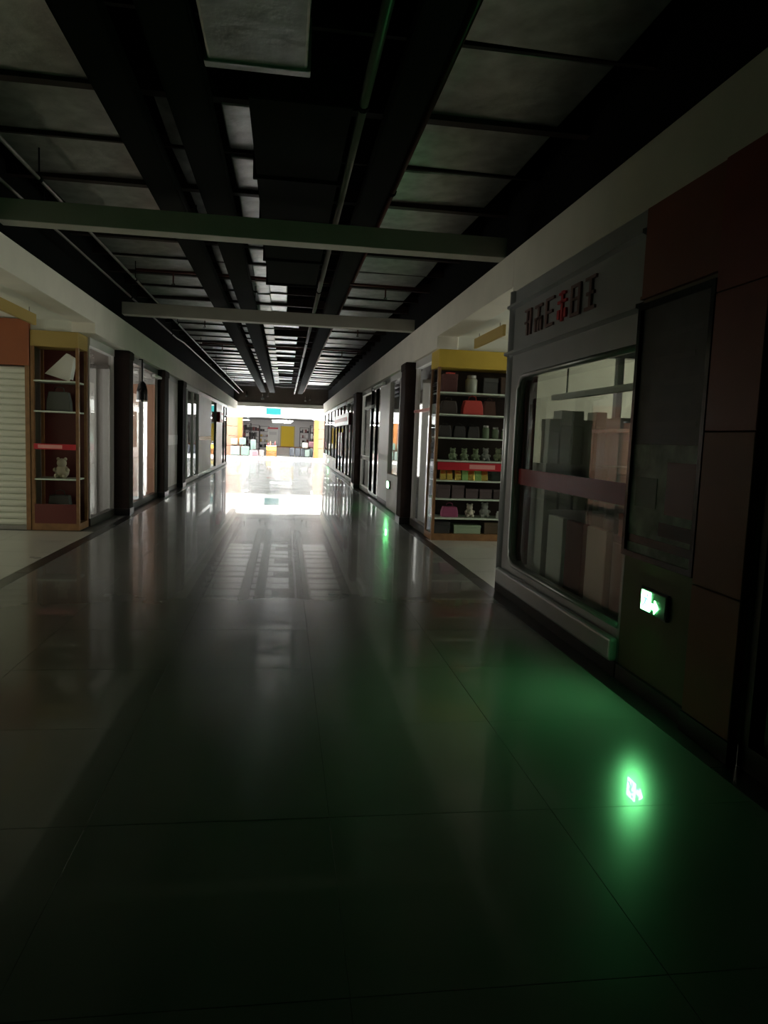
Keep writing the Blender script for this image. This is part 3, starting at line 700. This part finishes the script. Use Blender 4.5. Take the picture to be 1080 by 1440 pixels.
# side glazing of the same corner unit along the corridor
def bay(side, y0, y1, label, back=None, depth=.9, zt=None, frame='frame', glassm='glass', mull=(), extra=None, solid=None, band=None, base='dframe', bz=.12, px=None):
    X = px if px is not None else (SXR if side > 0 else SXL); s = side
    zt = zt or (2.86 if side > 0 else 2.84)
    t = thing('shopfront', label, 'shopfront', (X, y0, 0)); L = y1-y0
    def bx(a, b, c, d, e, f, nm, mt, par=None): lo, hi = sorted((s*a, s*b)); return B(lo, hi, c, d, e, f).build(nm, mt, par or t)
    bx(0, .1, 0, L, 0, bz, 'plinth', base)
    bx(0, .1, 0, L, zt-.12, zt, 'head_rail', frame)
    if solid:
        n = max(1, round(L/1.3))
        for i in range(n): bx(.0, .08, L*i/n+.004, L*(i+1)/n-.004, bz, zt-.12, 'wall_panel', solid)
    else:
        pts = [0]+[m_-y0 for m_ in mull]+[L]
        for i in range(len(pts)-1): bx(.05, .058, pts[i]+.03, pts[i+1]-.03, bz, zt-.12, 'pane', glassm)
        for q in pts: bx(.01, .09, max(0, q-.025), min(L, q+.025), bz, zt-.12, 'mullion', frame)
        if back: bx(depth, depth+.05, 0, L, 0, zt, 'back_panel', back)
    if band: z0, z1, mt = band; bx(-.006, -.001 if solid else .045, .01, L-.01, z0, z1, 'glass_band', mt)
    return t
bay(1, 11.07, 12.45, 'glazed side of the corner shop between shelf case and brown column', None, band=(1.98, 2.02, 'paleband'), frame='lgrey', px=2.25)
def column(X0, X1, y0, y1, zt, label):
    o = sgroup('column', label); o['kind'] = 'structure'; o.location = ((X0+X1)/2, (y0+y1)/2, 0); hw, hl = (X1-X0)/2, (y1-y0)/2
    B(-hw, hw, -hl, hl, .0, zt).build('shaft', 'column', o, bevel=.01, segs=1)
    B(-hw-.015, hw+.015, -hl-.015, hl+.015, 0, .12).build('base_band', 'border', o)
    B(-hw-.012, hw+.012, -hl-.012, hl+.012, zt-.14, zt-.02).build('cap_band', 'column', o)
column(2.08, 2.36, 12.50, 12.95, 2.86, 'dark brown column past the corner display case')
bay(1, 13.02, 15.6, 'glazed shopfront holding the small green evacuation sign', 'ltorange', .8, mull=(14.3,), base='grey', bz=.75, frame='lgrey')  # salmon back panel put in for the orange reflected in this glass
bay(1, 15.6, 17.2, 'light grey panelled front beside the black shelving front', solid='lgrey', band=(1.0, 1.15, 'white'))
bay(1, 17.2, 19.1, 'black glazed shopfront with dark shelving', 'dark', .6, frame='blackg', mull=(18.1,), base='blackg')
bay(1, 19.1, 21.3, 'white framed shopfront next to the black glazed one', None, frame='white', band=(.9, 1.0, 'white'), base='white')
column(2.10, 2.36, 21.35, 22.2, 2.86, 'dark brown column between white framed shopfronts')
bay(1, 22.25, 26.5, 'white framed shopfront with a maroon sign board', 'lgrey', .6, frame='white', mull=(23.7, 25.1), base='white')
bay(1, 26.5, 31.6, 'maroon shopfront with red posters in its window', 'maroon', .5, frame='maroon', mull=(28.2, 29.9), base='maroon')
bay(1, 31.6, 41.8, 'long grey glazed shopfront at the atrium end on the right', 'grey', .6, mull=(33.5, 36, 38.5), base='grey', bz=.55)
t = thing('sign_board', 'maroon sign board projecting above the red poster window', 'sign', (SXR, 24.5, 1.95))
B(-.12, -.002, 0, 7, 0, .42).build('board', 'maroon', t, bevel=.01, segs=1); B(-.13, -.12, .5, 6.5, .14, .28).build('sign_print', 'redp', t)
for i, q in enumerate((28.4, 29.6)):
    t = thing('poster', 'red poster stuck in the maroon shop window', 'poster', (SXR+.001, q, .75), 'red posters in the maroon window')
    B(-.01, .04, 0, .7, 0, .95).build('sheet', 'redp', t); B(-.012, -.0105, .1, .6, .55, .8).build('print_block', 'paleband', t)
for i, (q, z) in enumerate(((16.2, 2.74), (18.2, 2.30), (22.5, 2.62))):
    t = thing('strip_light', ['white strip light fitting under the fascia by the grey panels', 'white strip light fitting across the black glazed shopfront', 'white strip light fitting over the maroon sign'][i], 'lamp', (SXR, q, z))
    B(-.10, -.03, 0, 1.7, 0, .05).build('tube', 'white', t, bevel=.01, segs=1); B(-.03, .0, 0, 1.7, -.01, .07).build('fitting', 'frame', t)

# ------------------------------------------------------------------ left side
case = shelf_case('narrow dark shelf case with a red band beside the roller shutter', -3.58, -2.93, 10.8, .5, (2.15, 1.72, .75), 2.62, 2.84, 'mustard', 'woodf', 'maroon')
b = B(-.285, .285, -.012, 0, 1.17, 1.25).build('red_band', 'redband', case); B(-.23, .1, -.014, -.0125, 1.185, 1.235).build('band_print', 'paleband', b)
B(-.285, .285, .0, .02, .1, .38).build('kick_panel', 'maroon', case)
yS = 11.0
t = thing('paper_cone', 'white folded paper lampshade in the top of the narrow case', 'paper shade', (-3.23, yS, 2.152))
MB().prism([(-.20, .10), (.14, 0), (.20, .34), (.10, .40)], -.06, .10, 'y').build('paper_fold', 'white', t); B(-.2, .16, -.05, .09, 0, .03).build('base_card', 'maroon', t)
bag('handbag', 'grey black handbag on the upper shelf of the narrow case', -3.25, yS, 1.72, .34, .14, .28, (.08, .085, .08))
bag('handbag', 'maroon handbag on the floor of the narrow case', -3.25, yS, .10, .34, .14, .4, (.04, .04, .036))
plush('beige soft toy on the lower shelf of the narrow case', -3.22, yS, .75, .10, (.36, .32, .24))
t = thing('roller_shutter', 'pale closed roller shutter beside the narrow shelf case', 'shutter', (-4.47, 10.84, 0))
sl = MB().prism([(0, 0), (-.022, .02), (-.026, .05), (-.018, .078), (0, .09)], -.82, .82, 'x').mesh('slat'); sl.materials.append(K['shutter'])
for k in range(25): put('slat', sl, t, (0, 0, .06+k*.0905))
B(-.82, .82, -.03, .02, 0, .06).build('bottom_bar', 'frame', t)
for s in (-1, 1): B(s*.85-.03, s*.85+.03, -.05, .04, 0, 2.34).build('guide_rail', 'woodf', t)
B(-.88, .88, -.06, .04, 2.34, 2.98).build('shutter_box', 'orange', t, bevel=.006, segs=1)
# hanging aisle signs
for nm, x, y0, y1, zz in (('right', 2.86, 9.7, 11.0, 2.93), ('left', -3.25, 8.6, 10.0, 2.86)):
    if nm == 'right': y0, y1 = 8.95, 10.35; x = 2.74
    t = thing('hanging_sign', 'mustard sign plate hung from the %s aisle ceiling' % ('pale right-hand' if nm == 'right' else 'left-hand'), 'sign', (x, y0, zz))
    t['label'] = 'mustard sign plate hung in the aisle by the yellow-topped case' if nm == 'right' else 'mustard sign plate hung in the aisle by the roller shutter'
    B(-.02, .02, 0, y1-y0, -.06, .08).build('plate', 'mustard', t, bevel=.004, segs=1)
    for q in (.2, y1-y0-.2): B(-.005, .005, q-.005, q+.005, .08, (3.06 if nm == 'right' else 3.0)-zz).build('hanger_rod', 'frame', t)
bay(-1, 11.3, 12.85, 'glazed side of the corner shop behind the narrow shelf case', None, frame='lgrey', px=-2.90)
column(-2.95, -2.66, 12.88, 13.2, 2.84, 'dark brown column past the narrow shelf case')
bay(-1, 13.32, 16.5, 'glazed shopfront with a black spotlight under its head', None, mull=(14.9,))
column(-2.95, -2.66, 16.55, 17.1, 2.84, 'dark brown column next to the beige panelled front')
bay(-1, 17.15, 19.45, 'beige panelled front with a pale band between two brown columns', solid='grey', band=(1.15, 1.4, 'lgrey'))
column(-2.95, -2.68, 19.6, 20.2, 2.84, 'dark brown column before the pale glazed shopfront')
bay(-1, 20.15, 24.2, 'pale glazed shopfront past the third brown column', 'lgrey', .6, mull=(21.5, 22.9), frame='white', base='white')
bay(-1, 24.2, 28.2, 'white panelled front with a black strip', solid='white', band=(1.22, 1.36, 'blackg'))
bay(-1, 28.2, 30.3, 'narrow glazed shopfront before the amber panels', 'grey', .6)
bay(-1, 30.3, 33.1, 'orange brown panelled front under a red sign', solid='woodf')
bay(-1, 33.1, 35.9, 'glazed shopfront ending at the opening towards the atrium', 'lgrey', .6, mull=(34.5,))
t = thing('sign_board', 'small red projecting sign above the orange brown panels', 'sign', (SXL, 30.6, 1.95))
B(0.002, .12, 0, 1.6, 0, .42).build('board', 'redp', t, bevel=.01, segs=1); B(.12, .13, .2, 1.4, .12, .3).build('sign_print', 'paleband', t)
t = thing('spotlight', 'black pendant spotlight hung on a stem under the left fascia', 'spotlight', (XL-.02, 14.3, 2.838))
MB().tube([(0, 0, 0), (0, 0, -.43)], .015, 8).build('stem', 'blackg', t)
MB().lathe([(.03, -.42), (.07, -.46), (.10, -.58), (.105, -.76), (.09, -.80)], 16).build('lamp_body', 'blackg', t, smooth=True)
MB().lathe([(.108, -.805), (.108, -.775), (.1, -.775)], 16).build('trim_ring', 'chrome', t)
B(-.05, .0, -.06, .06, -.02, .0).build('mounting_bar', 'blackg', t)
t = thing('strip_light', 'white strip light fitting under the left fascia beside the spotlight', 'lamp', (SXL+.004, 15.6, 2.62))
B(.03, .10, 0, .8, 0, .05).build('tube', 'white', t, bevel=.01, segs=1); B(0, .03, 0, .8, -.01, .07).build('fitting', 'frame', t)

# ------------------------------------------------------------------ rooms behind four of the shopfronts, with glowing back windows added to brighten the corridor
def added_back_window(nm, X, y0, y1, side, label):
    g = sgroup(nm, label); d = .05*side
    B(X-.01, X+.01, y0+.06, y1-.06, .5, 2.5).build('pane', 'fillS', g)
    B(X-.05, X+.05, y0, y1, 0, .48).build('window_sill', 'grey', g); B(X-.05, X+.05, y0, y1, 2.52, 2.84).build('window_head', 'grey', g)
    n = max(2, round((y1-y0)/1.1))
    for i in range(n+1):
        q = y0+.04+(y1-y0-.08)*i/n; B(X-.04, X+.04, q-.03, q+.03, .48, 2.52).build('mullion', 'frame', g)
added_back_window('fill_window_4', -4.75, 11.35, 12.85, -1, 'added glowing back window of the corner shop behind the narrow case')
added_back_window('fill_window_5', -4.75, 13.0, 16.4, -1, 'added glowing back window of the shop with the salmon partition')
added_back_window('fill_window_6', 3.75, 11.1, 12.4, 1, 'added glowing back window of the shop behind the yellow-topped case')
added_back_window('fill_window_7', 3.75, 19.15, 21.25, 1, 'added glowing back window of the white framed shop')
struct('ceiling_shops_left', B(-4.8, -3.03, 11.3, 16.55, 2.85, 2.92), 'grey', 'ceiling over the two left shops')
struct('ceiling_shops_right', B(2.53, 3.8, 11.08, 21.3, 2.87, 2.94), 'grey', 'ceiling over the right shops')
struct('wall_shop_divider', B(-4.8, -2.99, 12.9, 12.98, 0, 2.84), 'grey', 'dividing wall between the two left shops')
def curtain(label, x0, x1, yq, mats, z1=2.5):  # pale strips added behind the glass to brighten these bays
    t = thing('added_strip_curtain', label, 'curtain', ((x0+x1)/2, yq, 0)); n = round((x1-x0)/.11); hw = (x1-x0)/2
    for i in range(n):
        a = -hw+(x1-x0)*i/n; dy = .03*(i % 2)
        B(a+.004, a+(x1-x0)/n+.012, -.008+dy, .008+dy, .02, z1).build('strip', mats[i % len(mats)], t)
    B(-hw, hw, -.03, .06, z1, z1+.06).build('curtain_rail', 'frame', t)
curtain('added white vertical strip curtain inside the corner shop behind the narrow case', -3.75, -2.97, 12.78, ('white', 'white', 'lgrey'))
curtain('added white vertical strip curtain in the shop behind the yellow-topped case', 2.37, 3.5, 12.36, ('white', 'white', 'white', 'lgrey'))
curtain('added white vertical strip curtain in the white framed shop', 2.4, 3.5, 21.2, ('white', 'lgrey'))
t = thing('partition', 'added salmon panelled partition inside the shop with the spotlight', 'partition', (-3.6, 16.45, 0))
pm = mat('salmon_board', (.62, .33, .22), .6)  # partition added in place of the salmon reflection in this glass
for i in range(5):
    for k in range(4): B(-.75+.30*i+.004, -.75+.30*(i+1)-.004, -.03, .03, .02+.62*k, .635+.62*k).build('panel', pm, t)
B(-.75, .75, -.04, .04, 2.5, 2.84).build('top_panel', 'lgrey', t)
struct('wall_left_shop_side', B(-4.8, -3.6, 11.28, 11.34, 0, 2.84), 'grey', 'side wall behind the roller shutter')
